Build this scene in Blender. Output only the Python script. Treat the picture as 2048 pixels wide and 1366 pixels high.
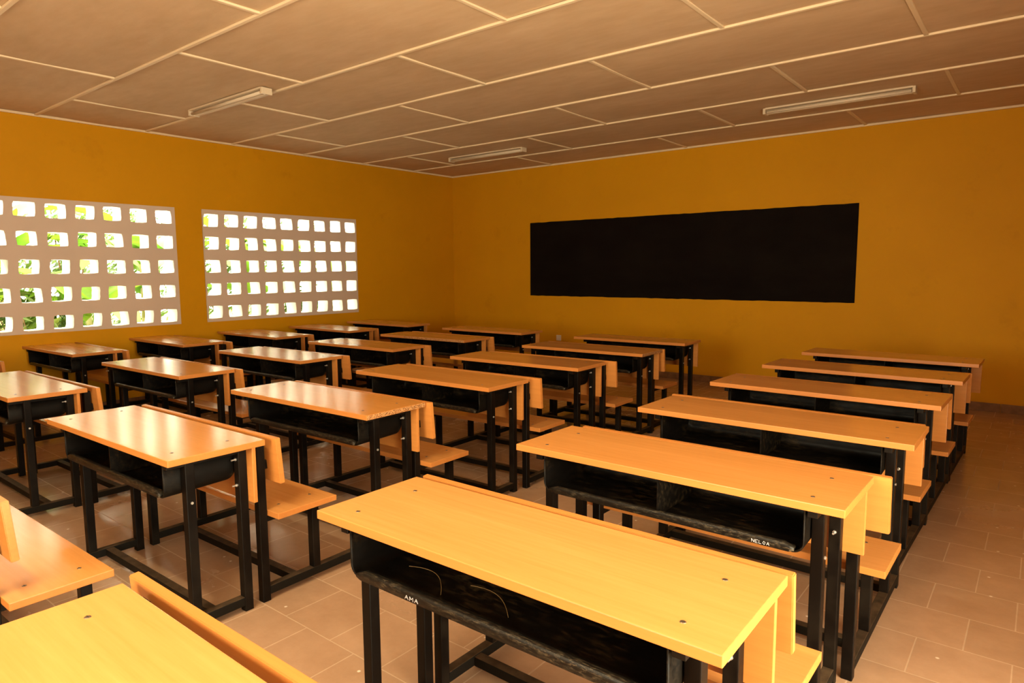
import bpy, bmesh, math, random
from mathutils import Vector, Matrix
random.seed(7)
for o in list(bpy.data.objects): bpy.data.objects.remove(o, do_unlink=True)
S = bpy.context.scene
C = S.collection
R = math.radians

# ---------------------------------------------------------------- camera
cam_d = bpy.data.cameras.new('camera'); cam = bpy.data.objects.new('camera', cam_d); C.objects.link(cam)
cam_d.sensor_width = 36.0; cam_d.sensor_fit = 'HORIZONTAL'
cam_d.lens = 1330.3 / 2048 * 36.0
cam_d.clip_start = 0.02
yaw, pitch, roll = R(38.669), R(-6.176), R(-0.3995)
f = Vector((-math.sin(yaw)*math.cos(pitch), math.cos(yaw)*math.cos(pitch), math.sin(pitch)))
r = Vector((math.cos(yaw), math.sin(yaw), 0)); u = r.cross(f)
r2 = math.cos(roll)*r + math.sin(roll)*u; u2 = -math.sin(roll)*r + math.cos(roll)*u
M = Matrix((r2, u2, -f)).transposed().to_4x4(); M.translation = Vector((7.787, -8.183, 1.4625))
cam.matrix_world = M
S.camera = cam
S.view_settings.view_transform = 'Standard'; S.view_settings.look = 'None'
S.view_settings.gamma = 1.0; S.view_settings.exposure = 0.95
S.view_settings.use_curve_mapping = False

# ---------------------------------------------------------------- world: bright overcast sky
W = bpy.data.worlds.new('overcast_sky'); S.world = W; W.use_nodes = True
bg = W.node_tree.nodes['Background']
bg.inputs[0].default_value = (1.0, 0.90, 0.64, 1); bg.inputs[1].default_value = 12.0

# room size
X1, Y0, HC = 8.75, -10.2, 2.996
TW = 0.22                      # wall thickness

# ---------------------------------------------------------------- node helpers
def mat(name, base=(1,1,1), rough=.5, spec=.5, metal=0.0):
    m = bpy.data.materials.new(name); m.use_nodes = True
    b = m.node_tree.nodes['Principled BSDF']
    b.inputs['Base Color'].default_value = (*base, 1); b.inputs['Roughness'].default_value = rough
    b.inputs['Specular IOR Level'].default_value = spec; b.inputs['Metallic'].default_value = metal
    return m, m.node_tree, b
def N(t, kind, **k):
    n = t.nodes.new(kind)
    for a, v in k.items():
        if a in n.inputs: n.inputs[a].default_value = v
        else: setattr(n, a, v)
    return n
def coords(t, scale=(1,1,1), loc=(0,0,0), src='Object'):
    tc = N(t, 'ShaderNodeTexCoord'); mp = N(t, 'ShaderNodeMapping')
    mp.inputs['Scale'].default_value = scale; mp.inputs['Location'].default_value = loc
    t.links.new(tc.outputs[src], mp.inputs['Vector']); return mp.outputs[0]
def noise(t, vec, scale, detail=4, rough=.55):
    n = N(t, 'ShaderNodeTexNoise'); n.inputs['Scale'].default_value = scale
    n.inputs['Detail'].default_value = detail; n.inputs['Roughness'].default_value = rough
    t.links.new(vec, n.inputs['Vector']); return n.outputs['Fac']
def ramp(t, fac, stops):
    n = N(t, 'ShaderNodeValToRGB'); e = n.color_ramp.elements
    while len(e) < len(stops): e.new(.5)
    for el, (p, c) in zip(e, stops):
        el.position = p; el.color = (*c, 1) if len(c) == 3 else c
    t.links.new(fac, n.inputs[0]); return n.outputs[0]
def maprange(t, fac, a, b, c, d):
    n = N(t, 'ShaderNodeMapRange'); 
    for i, v in zip((1,2,3,4), (a,b,c,d)): n.inputs[i].default_value = v
    t.links.new(fac, n.inputs[0]); return n.outputs[0]
def mix(t, fac, a, b, mode='MIX'):
    n = N(t, 'ShaderNodeMix', data_type='RGBA', blend_type=mode)
    if isinstance(fac, float): n.inputs[0].default_value = fac
    else: t.links.new(fac, n.inputs[0])
    for i, v in ((6, a), (7, b)):
        if isinstance(v, tuple): n.inputs[i].default_value = (*v, 1)
        else: t.links.new(v, n.inputs[i])
    return n.outputs[2]
def bump(t, b, h, strength, dist):
    n = N(t, 'ShaderNodeBump'); n.inputs['Strength'].default_value = strength; n.inputs['Distance'].default_value = dist
    t.links.new(h, n.inputs['Height']); t.links.new(n.outputs[0], b.inputs['Normal'])

# ---------------------------------------------------------------- materials
# orange beech laminate
m_wood, t, b = mat('beech_laminate', rough=.2, spec=.6)
v = coords(t, (1.2, 26, 26)); g = noise(t, v, 2.4, 6, .65)
v2 = coords(t, (.6, 3.5, 3.5)); g2 = noise(t, v2, 2.0, 3)
c1 = ramp(t, g, [(.3, (.61,.270,.072)), (.55, (.66,.298,.086)), (.75, (.69,.318,.096))])
c2 = ramp(t, g2, [(.3, (.92,.90,.86)), (.7, (1,1,1))])
t.links.new(mix(t, 1.0, c1, c2, 'MULTIPLY'), b.inputs['Base Color'])
t.links.new(maprange(t, g2, .3, .7, .17, .20), b.inputs['Roughness'])
# edge banding, darkened to imitate shade on the upright faces
m_edge, t, b = mat('shaded_edge_banding', rough=.35, spec=.4)
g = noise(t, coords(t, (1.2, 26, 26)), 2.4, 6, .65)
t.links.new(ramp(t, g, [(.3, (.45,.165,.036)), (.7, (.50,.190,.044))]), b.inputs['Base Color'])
m_panel, t, b = mat('shaded_panel_laminate', rough=.32, spec=.4)  # laminate copy darkened to put shade into the upright panels and backrests
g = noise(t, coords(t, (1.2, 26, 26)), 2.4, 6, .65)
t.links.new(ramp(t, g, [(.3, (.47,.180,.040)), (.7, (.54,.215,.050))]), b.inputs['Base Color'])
# raw chipboard edge
m_chip, t, b = mat('raw_chipboard', rough=.85, spec=.2)
v = coords(t, (60, 60, 130)); n = N(t, 'ShaderNodeTexVoronoi'); n.inputs['Scale'].default_value = 3.2; t.links.new(v, n.inputs['Vector'])
t.links.new(ramp(t, n.outputs['Color'], [(.15, (.10,.035,.012)), (.5, (.36,.15,.045)), (.85, (.58,.33,.14))]), b.inputs['Base Color'])
# black painted steel
m_steel, t, b = mat('black_painted_steel', rough=.36, spec=.12)
g = noise(t, coords(t), 28, 5); gz = noise(t, coords(t, (1,1,1), (3,1,2)), 7, 4)
dust = ramp(t, gz, [(.45, (.004,.0025,.0018)), (.72, (.011,.007,.004))])
t.links.new(mix(t, ramp(t, g, [(.70, (0,0,0)), (.80, (.30,.30,.30))]), dust, (.07,.045,.025)), b.inputs['Base Color'])
t.links.new(maprange(t, gz, .35, .7, .34, .6), b.inputs['Roughness'])
# floor bars carry dust on top
m_bar, t, b = mat('dusty_black_steel', rough=.6, spec=.12)
g = noise(t, coords(t), 18, 5)
geo = N(t, 'ShaderNodeNewGeometry'); sep = N(t, 'ShaderNodeSeparateXYZ'); t.links.new(geo.outputs['Normal'], sep.inputs[0])
mm = N(t, 'ShaderNodeMath', operation='MULTIPLY'); t.links.new(maprange(t, sep.outputs[2], .5, .95, 0, 1), mm.inputs[0]); t.links.new(maprange(t, g, .3, .65, .35, 1), mm.inputs[1])
t.links.new(mix(t, mm.outputs[0], (.006,.0045,.003), (.075,.048,.027)), b.inputs['Base Color'])
# black plastic tray
m_tray, t, b = mat('black_plastic', rough=.45, spec=.12)
g = noise(t, coords(t, (3, 9, 9)), 5, 8, .7); g2 = noise(t, coords(t, (1, 1, 1), (5,2,7)), 3.2, 3)
mm = N(t, 'ShaderNodeMath', operation='MULTIPLY'); t.links.new(ramp(t, g, [(.48, (0,0,0)), (.78, (1,1,1))]), mm.inputs[0]); t.links.new(maprange(t, g2, .42, .7, 0, 1), mm.inputs[1])
t.links.new(mix(t, mm.outputs[0], (.0035,.0025,.0018), (.10,.062,.025)), b.inputs['Base Color'])
t.links.new(maprange(t, g, .3, .7, .32, .62), b.inputs['Roughness'])
# scuffed tray lip
m_lip, t, b = mat('scuffed_black_plastic', rough=.42, spec=.25)
g = noise(t, coords(t, (9, 30, 30)), 5, 10, .8); g2 = noise(t, coords(t), 9, 4)
mm = N(t, 'ShaderNodeMath', operation='MULTIPLY'); t.links.new(ramp(t, g, [(.50, (0,0,0)), (.78, (1,1,1))]), mm.inputs[0]); t.links.new(maprange(t, g2, .35, .65, .1, 1), mm.inputs[1])
t.links.new(mix(t, mm.outputs[0], (.006,.005,.004), (.26,.20,.12)), b.inputs['Base Color'])
m_screw, _, _ = mat('zinc_screw', (.30,.22,.15), .4, .5, .9)
m_slot, _, _ = mat('dark_slot', (.03,.02,.012), .7)
m_bolt, _, _ = mat('bright_bolt', (.75,.72,.68), .3, .5, .8)
m_chalk, _, _ = mat('white_marker', (.50,.46,.48), .8)
m_scratch, _, _ = mat('scratch_mark', (.19,.12,.04), .7)
# mango yellow wall paint
def wallmat(name, c_lo, c_hi):
    m, t, b = mat(name, rough=.62, spec=.15)
    g = noise(t, coords(t), .9, 5, .6); g2 = noise(t, coords(t, (1,1,1), (4,4,4)), 45, 3); g3 = noise(t, coords(t, (1,1,1), (2,9,4)), 2.6, 8, .7)
    c = ramp(t, g, [(.3, c_lo), (.7, c_hi)])
    st = ramp(t, g3, [(.60, (1,1,1)), (.80, (.86,.82,.74))])
    t.links.new(mix(t, 1.0, c, st, 'MULTIPLY'), b.inputs['Base Color'])
    bump(t, b, g2, .25, .002); return m
m_wall = wallmat('mango_yellow_paint', (.575,.268,.0025), (.635,.300,.004))
m_white = wallmat('white_lime_paint', (.62,.50,.42), (.67,.55,.47))
m_jamb = wallmat('daylit_jamb_white', (.86,.86,.86), (.90,.90,.90))  # whiter copy of the block paint, imitating daylight glare in the openings
m_board, t, b = mat('blackboard_paint', rough=.8, spec=.08)
g = noise(t, coords(t, (1,1,2.2)), 1.6, 6, .65)
t.links.new(ramp(t, g, [(.35, (.0045,.0022,.0018)), (.75, (.009,.006,.0045))]), b.inputs['Base Color'])
# ceiling board and battens
m_ceil, t, b = mat('ceiling_board', rough=.8, spec=.2)
g = noise(t, coords(t, (.8,1.6,1)), 1.2, 5, .6); g2 = noise(t, coords(t, (1,3,1), (6,1,0)), 4, 5)
c = ramp(t, g, [(.3, (.57,.42,.26)), (.7, (.66,.50,.325))])
t.links.new(mix(t, 1.0, c, ramp(t, g2, [(.35, (.93,.90,.86)), (.65, (1,1,1))]), 'MULTIPLY'), b.inputs['Base Color'])
bump(t, b, g, .35, .02)
m_batten, _, _ = mat('cream_batten', (.76,.62,.42), .5, .3)
m_lamp, _, _ = mat('white_enamel', (.66,.55,.40), .45, .3)
m_tube, _, _ = mat('frosted_tube', (.66,.56,.42), .3, .3)
# floor tiles
m_floor, t, b = mat('brown_floor_tile', rough=.3, spec=.5)
vec = coords(t, (1,1,1), (.2905, .2905*17+.005, 0))
br = N(t, 'ShaderNodeTexBrick', offset=.5, offset_frequency=2, squash=1.0)
t.links.new(vec, br.inputs['Vector'])
for k_, v_ in (('Scale', 1.0), ('Mortar Size', .0028), ('Mortar Smooth', .25), ('Bias', 0.0), ('Brick Width', .3045), ('Row Height', .2905)): br.inputs[k_].default_value = v_
br.inputs['Color1'].default_value = (.42,.265,.165,1); br.inputs['Color2'].default_value = (.47,.30,.19,1)
br.inputs['Mortar'].default_value = (.52,.37,.245,1)
g = noise(t, coords(t), 1.1, 6, .65); g2 = noise(t, coords(t, (1,1,1), (3,3,0)), 7, 7, .7); 
wear = ramp(t, g2, [(.3, (.86,.82,.78)), (.7, (1.06,1.05,1.04))])
c = mix(t, 1.0, br.outputs['Color'], wear, 'MULTIPLY')
c = mix(t, maprange(t, g, .45, .75, 0, .35), c, (.42,.27,.17))
vo = N(t, 'ShaderNodeTexVoronoi', voronoi_dimensions='2D'); vo.inputs['Scale'].default_value = 2.6; t.links.new(coords(t, (1,1,1)), vo.inputs['Vector'])
c = mix(t, maprange(t, vo.outputs['Distance'], .010, .022, 1, 0), c, (.80,.68,.55))
t.links.new(c, b.inputs['Base Color'])
rg = maprange(t, g, .35, .7, .13, .33)
rm = N(t, 'ShaderNodeMix', data_type='FLOAT'); t.links.new(br.outputs['Fac'], rm.inputs[0]); t.links.new(rg, rm.inputs[2]); rm.inputs[3].default_value = .8
t.links.new(rm.outputs[0], b.inputs['Roughness'])
inv = N(t, 'ShaderNodeMath', operation='SUBTRACT'); inv.inputs[0].default_value = 1; t.links.new(br.outputs['Fac'], inv.inputs[1])
ad = N(t, 'ShaderNodeMath', operation='ADD'); t.links.new(inv.outputs[0], ad.inputs[0]); t.links.new(g2, ad.inputs[1]); 
bump(t, b, ad.outputs[0], .3, .002)
# skirting tiles
m_skirt, t, b = mat('brown_skirting_tile', rough=.45, spec=.4)
g = noise(t, coords(t), 6, 6, .7)
t.links.new(ramp(t, g, [(.35, (.15,.072,.032)), (.62, (.26,.13,.06)), (.8, (.40,.24,.11))]), b.inputs['Base Color'])
m_socket, _, _ = mat('white_socket_plastic', (.72,.66,.60), .4)
# outdoors
m_soil, t, b = mat('grassy_soil', rough=.95, spec=.1)
t.links.new(ramp(t, noise(t, coords(t), 3, 6), [(.35, (.16,.11,.05)), (.6, (.14,.22,.05))]), b.inputs['Base Color'])
def leafmat(name, a, c_, tr=.5):
    m = bpy.data.materials.new(name); m.use_nodes = True; t = m.node_tree; b = t.nodes['Principled BSDF']
    b.inputs['Roughness'].default_value = .5
    col = ramp(t, noise(t, coords(t), 2.2, 4), [(.35, a), (.68, c_)])
    t.links.new(col, b.inputs['Base Color'])
    tl = N(t, 'ShaderNodeBsdfTranslucent'); t.links.new(col, tl.inputs['Color'])
    ms = N(t, 'ShaderNodeMixShader'); ms.inputs[0].default_value = tr
    t.links.new(b.outputs[0], ms.inputs[1]); t.links.new(tl.outputs[0], ms.inputs[2])
    t.links.new(ms.outputs[0], t.nodes['Material Output'].inputs['Surface']); return m
m_leaf = leafmat('banana_leaf_green', (.055,.15,.012), (.15,.24,.02), .45)
m_leafd = leafmat('shrub_leaf_green', (.022,.070,.012), (.09,.14,.022), .3)
m_stem, _, _ = mat('banana_stem', (.20,.20,.07), .6)
m_bark, _, _ = mat('brown_bark', (.14,.085,.05), .9)

# ---------------------------------------------------------------- mesh helpers
def box(bm, x0, x1, y0, y1, z0, z1, bev=0, mi=0, seg=2):
    vs = [bm.verts.new((x, y, z)) for x in (x0, x1) for y in (y0, y1) for z in (z0, z1)]
    q = [(0,1,3,2), (4,6,7,5), (0,4,5,1), (2,3,7,6), (0,2,6,4), (1,5,7,3)]
    fs = [bm.faces.new([vs[i] for i in a]) for a in q]
    for f_ in fs: f_.material_index = mi
    if bev:
        es = list({e for f_ in fs for e in f_.edges})
        rr = bmesh.ops.bevel(bm, geom=es, offset=bev, segments=seg, affect='EDGES', profile=.6)
        for f_ in rr['faces']: f_.material_index = mi
    return vs
def obj(name, bm, mats, parent=None, smooth=False, loc=None):
    bmesh.ops.recalc_face_normals(bm, faces=bm.faces[:])
    me = bpy.data.meshes.new(name); bm.to_mesh(me); bm.free()
    for m in (mats if isinstance(mats, (list, tuple)) else [mats]): me.materials.append(m)
    if smooth:
        for p in me.polygons: p.use_smooth = True
    o = bpy.data.objects.new(name, me); C.objects.link(o)
    if parent: o.parent = parent
    if loc: o.location = loc
    return o
def new(): return bmesh.new()
def cyl(bm, p0, p1, rad, seg=12, mi=0, rad2=None):
    p0, p1 = Vector(p0), Vector(p1); d = (p1-p0).normalized()
    a = d.orthogonal().normalized(); b_ = d.cross(a)
    rings = []
    for p, rr in ((p0, rad), (p1, rad if rad2 is None else rad2)):
        rings.append([bm.verts.new(p + rr*(math.cos(2*math.pi*i/seg)*a + math.sin(2*math.pi*i/seg)*b_)) for i in range(seg)])
    for i in range(seg):
        bm.faces.new((rings[0][i], rings[0][(i+1)%seg], rings[1][(i+1)%seg], rings[1][i])).material_index = mi
    for rg_ in rings: bm.faces.new(rg_).material_index = mi
def sweep(bm, prof, pts, mi=0):
    """closed rectangular profile (list of (x,y) offsets in X and path-normal) swept along a YZ path"""
    rings = []
    for k, (y, z) in enumerate(pts):
        a = Vector(pts[max(k-1, 0)]); c = Vector(pts[min(k+1, len(pts)-1)]); d = (c-a).normalized(); n = Vector((d.y, -d.x))
        rings.append([bm.verts.new((px, y+n.x*pn, z+n.y*pn)) for px, pn in prof])
    m_ = len(prof)
    for i in range(len(rings)-1):
        for j in range(m_): bm.faces.new((rings[i][j], rings[i][(j+1)%m_], rings[i+1][(j+1)%m_], rings[i+1][j])).material_index = mi
    bm.faces.new(rings[0]); bm.faces.new(rings[-1])
def tag(o, label, cat=None, group=None, kind=None):
    o['label'] = label
    if cat: o['category'] = cat
    if group: o['group'] = group
    if kind: o['kind'] = kind
    return o
def struct(name, bm, m, label, cat, smooth=False):
    return tag(obj(name, bm, m, None, smooth), label, cat, kind='structure')

# ---------------------------------------------------------------- room shell
bm = new(); box(bm, -TW, X1+TW, Y0-TW, TW, -.15, 0)
struct('floor', bm, m_floor, 'brown clay floor tiles laid in running bond with pale grout', 'floor')

# ceiling boards: one sheet with a gentle sag, closed above
bm = new()
nx, ny = 72, 84
def sag(x, y):
    return -.010*abs(math.sin(math.pi*(y+.88)/.988))*(.6+.4*math.sin(1.7*x+2.3*y)) + .004*math.sin(3.1*x+1.3*y)*math.sin(2.2*y-.7*x)
g_ = [[bm.verts.new((-TW+(X1+2*TW)*i/nx, Y0-TW+(-Y0+2*TW)*j/ny, 0)) for j in range(ny+1)] for i in range(nx+1)]
for row in g_:
    for v_ in row: v_.co.z = HC + (sag(v_.co.x, v_.co.y)+.004 if 0 < v_.co.x < X1 and Y0 < v_.co.y < 0 else .004)
for i in range(nx):
    for j in range(ny): bm.faces.new((g_[i][j], g_[i+1][j], g_[i+1][j+1], g_[i][j+1]))
top = [bm.verts.new((x, y, HC+.12)) for x, y in ((-TW, Y0-TW), (X1+TW, Y0-TW), (X1+TW, TW), (-TW, TW))]
bm.faces.new(top)
for pts, (a, b_) in (([g_[i][0] for i in range(nx+1)], (0,1)), ([g_[nx][j] for j in range(ny+1)], (1,2)), ([g_[i][ny] for i in range(nx,-1,-1)], (2,3)), ([g_[0][j] for j in range(ny,-1,-1)], (3,0))):
    bm.faces.new(pts + [top[b_], top[a]])
ceiling = struct('ceiling', bm, m_ceil, 'pale boarded ceiling divided by thin cream batten strips', 'ceiling', smooth=False)
for p in ceiling.data.polygons: p.use_smooth = abs(p.normal.z) > .9 and p.center.z < HC+.06
def strip(x0, x1, y0, y1):
    bm = new(); w = .014
    # bevelled cover strip hanging 9 mm below the boards, follows the sag slightly
    if abs(x1-x0) > abs(y1-y0): box(bm, x0, x1, y0-w, y0+w, HC-.013, HC+.003, .004)
    else: box(bm, x0-w, x0+w, y0, y1, HC-.012, HC+.003, .004)
    return obj('batten', bm, m_batten, ceiling)
YL = [0, -.88, -1.87, -2.855, -3.85, -4.835, -5.86, -6.855, -7.85, -8.85, Y0]
for y in YL[1:-1]: strip(0, X1, y, y)
odd = [.91, 2.955, 5.07, 7.08]; even = [1.93, 4.04, 6.07, 8.1]
for k in range(len(YL)-1):
    for x in (even if k % 2 == 0 else odd):
        if k == 0: x += .09
        strip(x + random.uniform(-.02,.02), x, YL[k+1]+.014, YL[k]-.014)
# perimeter strips
for n_, (a, b_, c, d) in enumerate(((0, X1, -.022, 0), (0, .022, Y0, 0), (X1-.022, X1, Y0, 0), (0, X1, Y0, Y0+.022))):
    bm = new(); box(bm, a, b_, c, d, HC-.022, HC+.002, .004)
    struct('trim_%d' % (n_+1), bm, m_batten, 'thin cream ceiling trim along the %s' % ('blackboard wall', 'window wall', 'aisle-side wall', 'rear wall')[n_], 'trim')

bm = new(); box(bm, -TW, X1+TW, 0, TW, 0, HC)
struct('wall_front', bm, m_wall, 'mango yellow wall carrying the long blackboard', 'wall')
BW = [(5.2, 7.2)]          # unseen opening in the rear wall, added to light the blackboard wall
bm = new(); box(bm, -TW, X1+TW, Y0-TW, Y0, 0, .9); box(bm, -TW, X1+TW, Y0-TW, Y0, 2.35, HC)
for a, b_ in ((-TW, BW[0][0]), (BW[0][1], X1+TW)): box(bm, a, b_, Y0-TW, Y0, .9, 2.35)
bmesh.ops.remove_doubles(bm, verts=bm.verts[:], dist=1e-5)
struct('wall_back', bm, m_wall, 'mango yellow rear wall with one added unglazed opening', 'wall')

WZ0, WZ1 = .863, 2.192
wins_l = [(-6.965, -4.578), (-4.268, -2.022)]
def wall_with_holes(name, xa, xb, holes, label):
    bm = new(); ys = sorted({Y0, 0.0} | {h[0] for h in holes} | {h[1] for h in holes})
    for a, b_ in zip(ys[:-1], ys[1:]):
        h = [q for q in holes if q[0] <= a+1e-6 and q[1] >= b_-1e-6]
        if not h: box(bm, xa, xb, a, b_, 0, HC)
        else:
            if h[0][2] > 0: box(bm, xa, xb, a, b_, 0, h[0][2])
            box(bm, xa, xb, a, b_, h[0][3], HC)
    bmesh.ops.remove_doubles(bm, verts=bm.verts[:], dist=1e-5)
    return struct(name, bm, m_wall, label, 'wall')
wall_with_holes('wall_left', -TW, 0, [(a, b_, WZ0, WZ1) for a, b_ in wins_l], 'mango yellow wall with two pierced white block windows')
DOOR = (-8.2, -6.2); wins_r = []
wall_with_holes('wall_right', X1, X1+TW, [(DOOR[0], DOOR[1], 0, 2.15)] + [(a, b_, WZ0, WZ1) for a, b_ in wins_r], 'mango yellow aisle-side wall with doorway')

# pierced block windows
def claustra(name, x_in, x_out, ya, yb, cys, pz, czs, hw, hh, label):
    bm = new(); rnd = random.Random(name)
    def edges(cs, lo, hi):
        m_ = [(a+b_)/2 for a, b_ in zip(cs[:-1], cs[1:])]; return [lo] + m_ + [hi]
    ey, ez = edges(cys, ya, yb), edges(czs, WZ0, WZ1)
    K = 4
    def ring(y0, y1, z0, z1):
        p = []
        for k in range(K): p.append((y0+(y1-y0)*k/K, z0))
        for k in range(K): p.append((y1, z0+(z1-z0)*k/K))
        for k in range(K): p.append((y1-(y1-y0)*k/K, z1))
        for k in range(K): p.append((y0, z1-(z1-z0)*k/K))
        return p
    for i, cy in enumerate(cys):
        for j, cz in enumerate(czs):
            w_, h_ = hw*rnd.uniform(.95, 1.03), hh*rnd.uniform(.95, 1.03); dy, dz = rnd.uniform(-.004,.004), rnd.uniform(-.004,.004)
            outer = ring(ey[i], ey[i+1], ez[j], ez[j+1])
            base = ring(cy+dy-w_, cy+dy+w_, cz+dz-h_, cz+dz+h_)
            sk = rnd.uniform(-.006, .006); inner = []
            for k, (y, z) in enumerate(base):
                y += sk*(z-cz)/h_
                if k % K == 0: y += .004*(1 if y < cy else -1); z += .004*(1 if z < cz else -1)
                else: y += rnd.uniform(-.0018, .0018); z += rnd.uniform(-.0018, .0018)
                inner.append((y, z))
            vf = [[bm.verts.new((x, y, z)) for y, z in ring_] for x, ring_ in ((x_in, outer), (x_in, inner), (x_out, inner), (x_out, outer))]
            n_ = len(outer)
            for a, b_ in ((0,1), (1,2), (2,3)):
                for k in range(n_): bm.faces.new((vf[a][k], vf[a][(k+1)%n_], vf[b_][(k+1)%n_], vf[b_][k])).material_index = 1 if a else 0
    # outer rim closes the panel
    bmesh.ops.remove_doubles(bm, verts=bm.verts[:], dist=1e-5)
    return struct(name, bm, [m_white, m_jamb], label, 'window')
s = 1
claustra('window_1', .004, -TW, wins_l[0][0], wins_l[0][1], [-4.706-.2615*k for k in range(8, -1, -1)], 0, [.9655+.278*k for k in range(5)], .089, .073, 'white pierced block window nearer the camera on the left wall')
claustra('window_2', .004, -TW, wins_l[1][0], wins_l[1][1], [-2.133-.2535*k for k in range(8, -1, -1)], 0, [.977+.2735*k for k in range(5)], .088, .075, 'white pierced block window nearer the room corner')
# skirting tiles
def skirt(name, horiz, a, b_, fixed, label):
    bm = new(); p = a
    while p < b_-.01:
        q = min(p+.3, b_)
        if horiz: box(bm, p+.0015, q-.0015, fixed[0], fixed[1], 0, .088, .003)
        else: box(bm, fixed[0], fixed[1], p+.0015, q-.0015, 0, .088, .003)
        p = q
    struct(name, bm, m_skirt, label, 'skirting')
skirt('baseboard_front', True, .012, X1, (-.011, 0), 'brown tile skirting under the blackboard')
skirt('baseboard_left', False, Y0, 0, (0, .011), 'brown tile skirting under the pierced windows')
skirt('baseboard_right', False, DOOR[1], 0, (X1-.011, X1), 'brown tile skirting along the aisle-side wall')

# daylight portals at the openings (no light of their own, they only guide sampling of the sky)
def portal(x, y, z, sx, sy, rot):
    l = bpy.data.lights.new('sky_portal', 'AREA'); l.shape = 'RECTANGLE'; l.size = sx; l.size_y = sy; l.cycles.is_portal = True
    o = bpy.data.objects.new('sky_portal', l); o.location = (x, y, z); o.rotation_euler = rot; C.objects.link(o)
for a, b_ in wins_l: portal(-TW-.02, (a+b_)/2, (WZ0+WZ1)/2, WZ1-WZ0, b_-a, (0, R(-90), 0))
for a, b_ in wins_r: portal(X1+TW+.02, (a+b_)/2, (WZ0+WZ1)/2, WZ1-WZ0, b_-a, (0, R(90), 0))
for a, b_ in BW: portal((a+b_)/2, Y0-TW-.02, 1.625, b_-a, 1.45, (R(90), 0, 0))
portal(X1+TW+.02, sum(DOOR)/2, 1.07, 2.15, DOOR[1]-DOOR[0], (0, R(90), 0))

# ---------------------------------------------------------------- blackboard, socket
bm = new()
x0, x1, z0, z1 = 1.612, 6.136, 1.065, 2.163
n_ = 60; rnd = random.Random(3); top_, bot_ = [], []
for i in range(n_+1):
    x = x0+(x1-x0)*i/n_; j1, j2 = rnd.uniform(-.003,.003), rnd.uniform(-.003,.003)
    top_.append((x, z1+j1)); bot_.append((x, z0+j2))
loop = bot_ + top_[::-1]
fr = [bm.verts.new((x, -.005, z)) for x, z in loop]; bk = [bm.verts.new((x, -.0005, z)) for x, z in loop]
m_ = len(loop)
for i in range(m_): bm.faces.new((fr[i], fr[(i+1)%m_], bk[(i+1)%m_], bk[i]))
for i in range(n_): bm.faces.new((fr[i], fr[i+1], fr[m_-2-i], fr[m_-1-i]))
tag(obj('blackboard', bm, m_board), 'long matt black blackboard on the yellow wall', 'blackboard')
sk = bpy.data.objects.new('wall_socket', None); sk.location = (2.14, 0, .44); C.objects.link(sk)
tag(sk, 'small white electrical socket low on the wall under the blackboard', 'socket')
bm = new(); box(bm, -.042, .042, -.010, 0, -.042, .042, .004); obj('face_plate', bm, m_socket, sk)
bm = new(); cyl(bm, (0, -.010, 0), (0, -.013, 0), .022, 20); obj('socket_insert', bm, m_socket, sk)

# ---------------------------------------------------------------- ceiling lamps
m_lit, t, b = mat('added_lit_tube', (.9,.88,.84), .3)
b.inputs['Emission Color'].default_value = (1, .82, .56, 1); b.inputs['Emission Strength'].default_value = 12
def lamp(x, y, label, power=0):
    e = bpy.data.objects.new('fluorescent_lamp', None); e.location = (x, y, HC-.008); C.objects.link(e)
    tag(e, label, 'ceiling light', 'fluorescent battens on the ceiling')
    L = .625
    bm = new(); box(bm, -L, L, .012, .050, -.048, .004, .004); obj('lamp_body', bm, m_lamp, e)
    bm = new(); cyl(bm, (-L+.02, -.022, -.036), (L-.02, -.022, -.036), .0135, 14); obj('tube', bm, m_lit if power else m_tube, e, True)
    for s_ in (-1, 1):
        bm = new(); box(bm, s_*L-.012, s_*L+.012, -.045, .054, -.054, 0, .003); obj('end_cap', bm, m_lamp, e)
    bm = new(); box(bm, -L+.01, L-.01, -.045, .012, -.012, .004, .002); obj('reflector', bm, m_lamp, e)
def lit(x, y, power):
    l = bpy.data.lights.new('added_fill_light', 'AREA'); l.shape = 'RECTANGLE'; l.size = 1.2; l.size_y = .06; l.energy = power; l.color = (1, .87, .56)
    o = bpy.data.objects.new('added_fill_light', l); o.location = (x, y, HC-.075); C.objects.link(o)
lamp(6.19, -8.2, 'added lit fluorescent tube light, out of view, on the ceiling above the desk nearest the camera', 1); lit(6.19, -8.2, 30)  # lit lamp added out of view to brighten the near desks
lamp(1.965, -4.965, 'long fluorescent tube light on the ceiling above the nearer pierced window')
lamp(1.93, -1.39, 'fluorescent tube light on the ceiling nearest the room corner')
lamp(6.19, -1.45, 'fluorescent tube light on the ceiling in front of the blackboard\'s right end')

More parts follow.
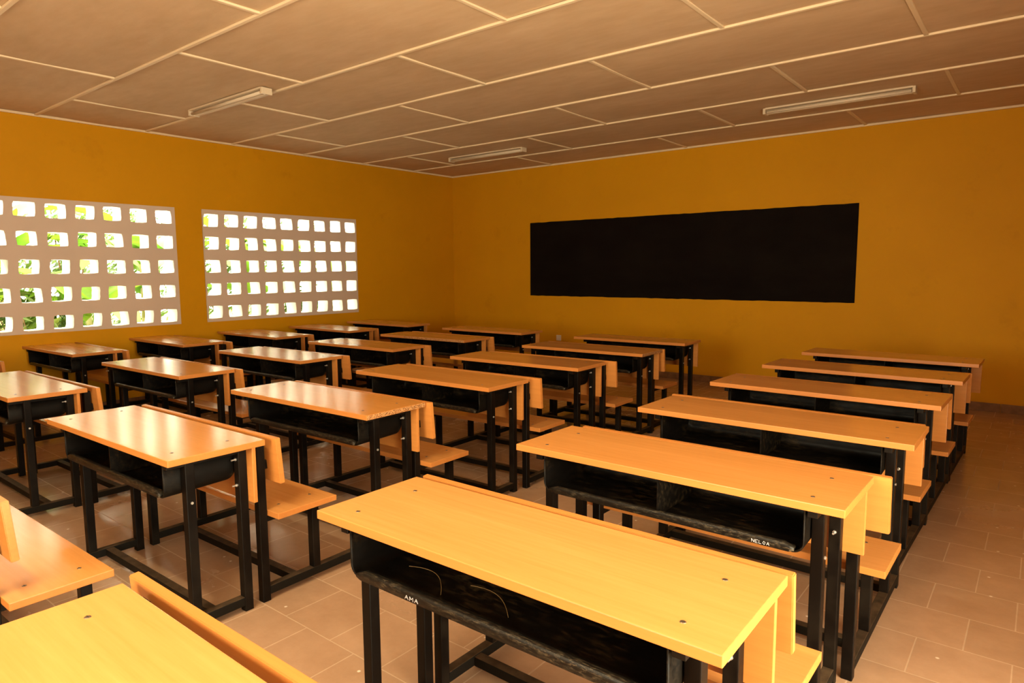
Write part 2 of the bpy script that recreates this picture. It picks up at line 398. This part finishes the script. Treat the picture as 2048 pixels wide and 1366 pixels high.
# ---------------------------------------------------------------- desk with attached bench
HL, DP = .620, .4095            # half length, depth of the desk top
FL = .540                       # outer face of the side frames
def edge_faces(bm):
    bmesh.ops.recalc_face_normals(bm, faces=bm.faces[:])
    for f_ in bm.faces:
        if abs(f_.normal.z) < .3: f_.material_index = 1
def build_desk():
    e = bpy.data.objects.new('school_desk', None); C.objects.link(e)
    P = {}
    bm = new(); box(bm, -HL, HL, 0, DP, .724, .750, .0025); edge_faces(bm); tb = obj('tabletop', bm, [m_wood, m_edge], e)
    for sx in (-1, 1):
        for y in (.068, .30):
            bm = new(); cyl(bm, (sx*.512, y, .7495), (sx*.512, y, .7512), .0075, 14, 0, .006)
            box(bm, sx*.512-.0055, sx*.512+.0055, y-.0012, y+.0012, .7508, .7516, 0, 1)
            o = obj('screw', bm, [m_screw, m_slot], tb)
    # tray: open to the pupil's side, rounded underneath
    T = .499; zt, zb = .722, .572; yf, yr = .022, .332; th = .004
    def prof(off):   # YZ outline of one side, front top -> bottom -> rear top
        p = []
        return p
    bm = new()
    # outline in XZ (U shape with rounded corners) lofted along Y, rear closed with rounded corner
    def ushape(y, ins, zb_, rad=.035):
        pts = []; a = T-ins
        pts.append((-a, zt))
        for k in range(7):
            an = math.pi + math.pi/2*k/6; pts.append((-a+rad+rad*math.cos(an), zb_+rad+rad*math.sin(an)))
        for k in range(7):
            an = -math.pi/2 + math.pi/2*k/6; pts.append((a-rad+rad*math.cos(an), zb_+rad+rad*math.sin(an)))
        pts.append((a, zt)); return [(x, y, z) for x, z in pts]
    sec = [ushape(yf, 0, zb+.006), ushape(yf+.006, 0, zb), ushape(yf+.10, .001, zb+.002), ushape(yr-.04, .002, zb+.006)]
    for k in range(1, 8):       # rear corner curves up
        an = math.pi/2*k/7; sec.append(ushape(yr-.04+.04*math.sin(an), .002+.012*(1-math.cos(an)), zb+.006+.04*(1-math.cos(an)), .035))
    last = ushape(yr, .014, zb+.05); last = [(x, y, zt if z < zt else z) for x, y, z in last]; sec.append(last)
    rings = [[bm.verts.new(p) for p in s_] for s_ in sec]
    for a, b_ in zip(rings[:-1], rings[1:]):
        for i in range(len(a)-1):
            try: bm.faces.new((a[i], a[i+1], b_[i+1], b_[i]))
            except ValueError: pass
    # thickness
    bmesh.ops.recalc_face_normals(bm, faces=bm.faces[:])
    bmesh.ops.solidify(bm, geom=bm.faces[:], thickness=th)
    tray = obj('book_tray', bm, m_tray, e, True)
    # rolled lip along the opening: outer face, ridge and inner slope
    bm = new()
    lip = [(yf-.004, zb+.002), (yf-.006, zb+.026), (yf-.001, zb+.031), (yf+.016, zb+.028), (yf+.044, zb+.009), (yf+.044, zb+.004), (yf, zb+.001)]
    xs = [-T+.028, -T+.045] + [(-T+.06)+(2*T-.12)*k/10 for k in range(11)] + [T-.045, T-.028]
    rg = []
    for i, x in enumerate(xs):
        s_ = .35 if i in (0, len(xs)-1) else (.8 if i in (1, len(xs)-2) else 1)
        rg.append([bm.verts.new((x, y, zb+.002+(z-zb-.002)*s_+(.006 if i in (0, len(xs)-1) else 0))) for y, z in lip])
    m_ = len(lip)
    for a, b_ in zip(rg[:-1], rg[1:]):
        for i in range(m_): bm.faces.new((a[i], a[(i+1)%m_], b_[(i+1)%m_], b_[i]))
    bm.faces.new(rg[0]); bm.faces.new(rg[-1])
    o = obj('tray_lip', bm, m_lip, tray)
    for p in o.data.polygons: p.use_smooth = True
    bm = new()
    outl = [(yf+.004, zt), (yf+.004, zb+.028), (yf+.03, zb+.012), (yr-.045, zb+.010), (yr-.015, zb+.025), (yr-.006, zb+.05), (yr-.006, zt)]
    a = [bm.verts.new((-.003, y, z)) for y, z in outl]; b_ = [bm.verts.new((.003, y, z)) for y, z in outl]
    bm.faces.new(a); bm.faces.new(b_)
    for i in range(len(outl)): bm.faces.new((a[i], a[(i+1)%len(outl)], b_[(i+1)%len(outl)], b_[i]))
    obj('tray_divider', bm, m_tray, tray)
    # front panel on the blackboard side
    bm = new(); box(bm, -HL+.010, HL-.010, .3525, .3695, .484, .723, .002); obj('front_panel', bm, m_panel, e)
    # bench
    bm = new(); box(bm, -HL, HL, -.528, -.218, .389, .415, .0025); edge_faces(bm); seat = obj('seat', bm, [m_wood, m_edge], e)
    for sx in (-1, 1):
        for y in (-.455, -.29):
            bm = new(); cyl(bm, (sx*.512, y, .4145), (sx*.512, y, .4162), .0075, 14, 0, .006)
            box(bm, sx*.512-.0055, sx*.512+.0055, y-.0012, y+.0012, .4158, .4166, 0, 1)
            obj('screw', bm, [m_screw, m_slot], seat)
    bm = new(); vs = []
    y0_, y1_, zz0, zz1, tk = -.512, -.528, .545, .748, .024
    c_ = [(y0_, zz0), (y0_+tk, zz0+.002), (y1_+tk, zz1+.002), (y1_, zz1)]
    a = [bm.verts.new((-HL-.002, y, z)) for y, z in c_]; b_ = [bm.verts.new((HL+.002, y, z)) for y, z in c_]
    fs = [bm.faces.new(a), bm.faces.new(b_)] + [bm.faces.new((a[i], a[(i+1)%4], b_[(i+1)%4], b_[i])) for i in range(4)]
    bmesh.ops.bevel(bm, geom=bm.edges[:], offset=.0025, segments=2, affect='EDGES')
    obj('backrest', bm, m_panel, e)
    # steel frame
    w = .038
    for sx in (-1, 1):
        xa, xb = (FL-w, FL) if sx > 0 else (-FL, -FL+w)
        bm = new(); box(bm, xa, xb, .090, .090+w, .066, .722, .003); leg = obj('leg', bm, m_steel, e)
        bm = new(); cyl(bm, (sx*FL, .11, .545), (sx*(FL+.004), .11, .545), .0055, 10); obj('bolt', bm, m_bolt, leg)
        bm = new(); box(bm, xa, xb, .314, .314+w, .0, .722, .003); leg = obj('leg', bm, m_steel, e)
        for z in (.672, .560):
            bm = new(); xm = (xa+xb)/2; cyl(bm, (xm, .3145, z), (xm, .293, z), .0035, 8); cyl(bm, (xm, .3145, z), (xm, .309, z), .0065, 6)
            obj('bolt', bm, m_bolt, leg)
        # rails just under the desk top and under the seat
        bm = new(); box(bm, xa+.004, xb-.004, .020, .315, .698, .7225, .002); obj('desk_rail', bm, m_steel, e)
        bm = new(); box(bm, xa+.004, xb-.004, -.534, -.255, .362, .3885, .002); obj('seat_rail', bm, m_steel, e)
        # bench upright: straight to the seat then leaning back
        bm = new(); pf = [(xa, -w/2), (xb, -w/2), (xb, w/2), (xa, w/2)]
        pts = [(-.549, 0), (-.549, .405), (-.549, .430), (-.549, .722)]
        # path normal points to -Y side
        sweep(bm, pf, pts)
        bmesh.ops.bevel(bm, geom=[ed for ed in bm.edges], offset=.0025, segments=1, affect='EDGES')
        obj('bench_upright', bm, m_steel, e)
        bm = new(); cc = sx*(FL-w/2)
        bm2 = [(cc-w/2*.7, cc+w/2*.7)]
        # clip carrying the backrest
        box(bm, cc-.014, cc+.014, -.545, -.514, .60, .64, .002); obj('backrest_clip', bm, m_steel, e)
        bm = new(); box(bm, xa, xb, -.300, -.300+w, .066, .3885, .003); obj('bench_leg', bm, m_steel, e)
        bm = new(); box(bm, xa, xb, -.531, .314, .028, .066, .003); obj('floor_bar', bm, m_bar, e)
    for y in (-.405, .165):
        bm = new(); box(bm, -FL+w, FL-w, y, y+w, .028, .064, .003); obj('stretcher', bm, m_bar, e)
    return e

def copy_tree(o, parent=None):
    c = o.copy(); C.objects.link(c)
    if parent is not None: c.parent = parent
    for ch in list(o.children): copy_tree(ch, c)
    return c

DESKS = [
    ('R', 7, 7.406, -8.011, 0.00), ('R', 6, 7.364, -7.038, 0.40), ('R', 5, 7.368, -6.094, -0.30),
    ('R', 4, 7.417, -5.141, -0.33), ('R', 3, 7.409, -4.193, -1.31), ('R', 2, 7.424, -3.249, -1.22),
    ('R', 1, 7.446, -2.304, -1.27),
    ('M', 6, 5.237, -7.086, 1.03), ('M', 5, 5.210, -6.115, 1.41), ('M', 4, 5.193, -5.172, 0.90),
    ('M', 3, 5.189, -4.176, 1.94), ('M', 2, 5.186, -3.188, 2.22), ('M', 1, 5.139, -2.243, 1.49),
    ('L', 6, 3.192, -7.061, 0.6), ('L', 5, 3.186, -6.089, 1.7), ('L', 4, 3.195, -5.142, 1.28),
    ('L', 3, 3.205, -4.190, 1.77), ('L', 2, 3.213, -3.245, 2.0), ('L', 1, 3.206, -2.29, 0.3),
    ('W', 5, 1.178, -6.077, 2.52), ('W', 4, 1.227, -5.142, 0.45), ('W', 3, 1.326, -4.194, 0.20),
    ('W', 2, 1.363, -3.250, 0.1), ('W', 1, 1.342, -2.30, 0.6),
]
SHIFT = {'R': .004, 'M': .026, 'L': .02, 'W': .02}
COL = {'W': 'column along the pierced windows', 'L': 'second column from the windows', 'M': 'third column from the windows', 'R': 'right-hand column by the aisle'}
ROW = {1: 'front desk nearest the blackboard', 2: 'second desk from the blackboard', 3: 'third desk from the blackboard', 4: 'fourth desk from the blackboard', 5: 'fifth desk from the blackboard', 6: 'sixth desk from the blackboard', 7: 'desk nearest the camera'}
LAB = {('R', 7): 'orange-topped bench desk cut off at the photo\'s lower left corner, nearest the camera',
       ('R', 6): 'large foreground bench desk with AMA scribbled on its tray, by the aisle',
       ('M', 5): 'bench desk with raw chipboard right end, third column, fifth from the blackboard',
       ('M', 2): 'bench desk with chipped right end, third column, second from the blackboard',
       ('L', 2): 'bench desk with chipped near edge, second column, second from the blackboard',
       ('M', 6): 'bench desk with a thin board under its left end, nearest of third column'}
proto = build_desk(); first = True
made = {}
for col, row, x, y, a in DESKS:
    e = proto if first else copy_tree(proto)
    first = False; made[(col, row)] = e
for col, row, x, y, a in DESKS:
    e = made[(col, row)]; a_ = R(a); sh = SHIFT[col]
    cx = x - HL*math.cos(a_) + sh*math.cos(a_); cy = y - HL*math.sin(a_) + sh*math.sin(a_)
    e.location = (cx, cy, 0); e.rotation_euler = (0, 0, a_)
    tag(e, LAB.get((col, row), 'orange and black bench desk, %s, %s' % (COL[col], ROW[row].replace(' desk', ''))), 'desk', 'school desks with attached benches')
    for ch in e.children:
        if ch.name.startswith('tabletop'): ch.location.x = -sh
        if ch.name.startswith('front_panel'): ch.location.x = -sh

def drop_divider(key):
    for c in list(child(made[key], 'book_tray').children):
        if c.name.startswith('tray_divider'): bpy.data.objects.remove(c)
def child(e, kind): return [c for c in e.children if c.name.split('.')[0] == kind][0]
drop_divider(('R', 6)); drop_divider(('M', 5))
# raw chipboard edges
for key, a in (((('M', 5)), 'end'), (('M', 2), 'end'), (('L', 2), 'near')):
    tb = child(made[key], 'tabletop'); bm = new()
    if a == 'end': box(bm, HL-.001, HL+.0008, .004, DP-.004, .7262, .7482)
    else: box(bm, -.25, HL-.01, -.0008, .001, .727, .7475)
    o = obj('raw_edge', bm, m_chip, tb); o['label'] = 'raw chipboard edge'
# thin board under the left end of one top
bm = new(); box(bm, -.125, .125, -.14, .14, -.005, .005, .001)
o = obj('support_board', bm, m_wood, made[('M', 6)]); o.location = (-.670, .175, .7185); o['label'] = 'thin loose board under the desk top'

# handwriting on two tray lips (white marker strokes)
GL = {'A': [[(0,0), (.5,1), (1,0)], [(.2,.4), (.8,.4)]], 'M': [[(0,0), (.05,1), (.5,.35), (.95,1), (1,0)]],
      'N': [[(0,0), (0,1), (1,0), (1,1)]], 'E': [[(1,1), (0,1), (0,0), (1,0)], [(0,.5), (.8,.5)]], 'L': [[(0,1), (0,0), (.9,0)]], 'O': [[(.5,0), (0,.4), (.3,1), (.9,.8), (.8,.2), (.5,0)]]}
def scribble(e, text, x, w, h, z):
    tray = child(e, 'book_tray'); bm = new(); n_ = len(text); cw = w/n_
    for i, ch in enumerate(text):
        for st in GL[ch]:
            for (a, b_), (c, d) in zip(st[:-1], st[1:]):
                p = Vector((x+i*cw+a*cw*.7, .0152, z+b_*h)); q = Vector((x+i*cw+c*cw*.7, .0152, z+d*h))
                cyl(bm, p, q, .0007, 6)
    o = obj('scribbled_name', bm, m_chalk, tray); o['label'] = 'name %s scribbled in white' % text
scribble(made[('R', 6)], 'AMA', -.262, .056, .011, .580)
scribble(made[('R', 5)], 'NELOA', .340, .060, .010, .579)
# scratch arcs inside the nearest tray
tray = child(made[('R', 6)], 'book_tray'); bm = new()
for x0_, x1_, h_, y_ in ((-.40, -.20, .030, .16), (-.17, .02, .02, .18)):
    pr = None
    for k in range(15):
        s_ = k/14; p = Vector((x0_+(x1_-x0_)*s_, y_-.07*s_*s_+h_*math.sin(math.pi*s_), zb_ if False else .5795))
        if pr is not None: cyl(bm, pr, p, .0009, 5)
        pr = p
obj('scratch', bm, m_scratch, tray)

# ---------------------------------------------------------------- outdoors
bm = new(); box(bm, -22, -TW, -22, 14, -.5, -.25); o = obj('ground', bm, m_soil); tag(o, 'grassy ground outside the pierced windows', 'ground', kind='structure')
def leaf(bm, base, az, length, width, lift, droop, rnd):
    n_ = 12; prev = None; p = Vector(base); el = lift
    d0 = Vector((math.cos(az), math.sin(az), 0)); side = Vector((-math.sin(az), math.cos(az), 0))
    for k in range(n_+1):
        s_ = k/n_; w_ = width*math.sin(math.pi*min(1, .12+.88*s_))**.6*(1 if s_ < .97 else .3)*.5
        if s_ < .1: w_ = .02
        up = Vector((0,0,1)); fold = .25*w_
        row = [bm.verts.new(p+side*w_*q+up*(fold*abs(q)) + up*rnd.uniform(-.01,.01)) for q in (-1, -.5, 0, .5, 1)]
        if prev:
            for i in range(4): bm.faces.new((prev[i], prev[i+1], row[i+1], row[i]))
        prev = row
        p = p + (d0*math.cos(el)+up*math.sin(el))*(length/n_); el -= droop/n_
def banana(x, y, h, seed, label, group):
    rnd = random.Random(seed)
    e = bpy.data.objects.new('banana_plant', None); e.location = (x, y, -.25); C.objects.link(e); tag(e, label, 'plant', group)
    bm = new(); cyl(bm, (0,0,0), (.03,.02,h*.55), .11, 12, 0, .07); cyl(bm, (.03,.02,h*.55-.02), (.04,.0,h), .068, 12, 0, .04); obj('stem', bm, m_stem, e, True)
    n_ = 8
    for k in range(n_):
        bm = new(); az = 2*math.pi*k/n_*1.0+rnd.uniform(-.3,.3)
        leaf(bm, (.03, 0, h*(.80+.2*rnd.random())), az, rnd.uniform(1.3,1.9), rnd.uniform(.4,.55), R(rnd.uniform(35,75)), R(rnd.uniform(70,120)), rnd)
        obj('leaf', bm, m_leaf, e, True)
def shrub(x, y, w, h, seed, label, group):
    rnd = random.Random(seed)
    e = bpy.data.objects.new('leafy_shrub', None); e.location = (x, y, -.25); C.objects.link(e); tag(e, label, 'shrub', group)
    bm = new()
    for k in range(6):
        az = rnd.uniform(0, 6.28); cyl(bm, (rnd.uniform(-.06,.06), rnd.uniform(-.06,.06), 0), (w*.35*math.cos(az), w*.35*math.sin(az), h*.8), .022, 7, 0, .006)
    obj('stem', bm, m_bark, e, True)
    bm = new()
    for k in range(1500):
        th_, ph = rnd.uniform(0, 6.283), math.acos(rnd.uniform(-1,1)); rr = rnd.random()**.45
        lump = 1+.25*math.sin(3*th_+seed)*math.sin(2*ph)
        c = Vector((w*.5*rr*lump*math.sin(ph)*math.cos(th_), w*.5*rr*lump*math.sin(ph)*math.sin(th_), h*.55+h*.45*rr*math.cos(ph)))
        n = Vector((rnd.gauss(0,1), rnd.gauss(0,1), rnd.gauss(.6,1))).normalized(); a = n.orthogonal().normalized(); b_ = n.cross(a)
        L_, W_ = rnd.uniform(.05,.10), rnd.uniform(.02,.035)
        q = [bm.verts.new(c+a*L_), bm.verts.new(c+b_*W_+n*.008), bm.verts.new(c-a*L_), bm.verts.new(c-b_*W_+n*.008)]
        bm.faces.new(q)
    obj('foliage', bm, m_leafd, e)
near_l = 'broad-leaved banana plant seen through the nearer pierced window'; far_l = 'broad-leaved banana plant seen through the pierced window nearer the corner'
for i, (x, y, h) in enumerate([(-1.7, -6.3, 1.5), (-1.9, -4.9, 1.2), (-2.6, -3.9, 1.9), (-3.6, -5.4, 2.2)]): banana(x, y, h, 11+i, near_l, 'banana plants outside the nearer window')
for i, (x, y, h) in enumerate([(-1.8, -2.6, 1.5), (-3.2, -1.0, 2.0), (-2.2, -.6, 1.3)]): banana(x, y, h, 31+i, far_l, 'banana plants outside the window near the corner')
ns = 'leafy green shrub outside behind the nearer pierced window'; fs_ = 'leafy green shrub outside behind the pierced window nearer the corner'
for i, (x, y, w_, h) in enumerate([(-1.5, -5.6, 1.3, 1.5), (-4.3, -4.3, 2.4, 3.3), (-5.2, -6.6, 2.6, 3.2), (-6.8, -2.4, 2.6, 3.4), (-7.4, -5.4, 2.8, 3.8)]): shrub(x, y, w_, h, 51+i, ns, 'shrubs outside the nearer window')
for i, (x, y, w_, h) in enumerate([(-1.6, -1.7, 1.2, 1.5), (-4.4, -1.6, 2.2, 3.0), (-4.8, 1.2, 2.2, 3.2), (-7.5, .6, 2.6, 3.6)]): shrub(x, y, w_, h, 71+i, fs_, 'shrubs outside the window near the corner')
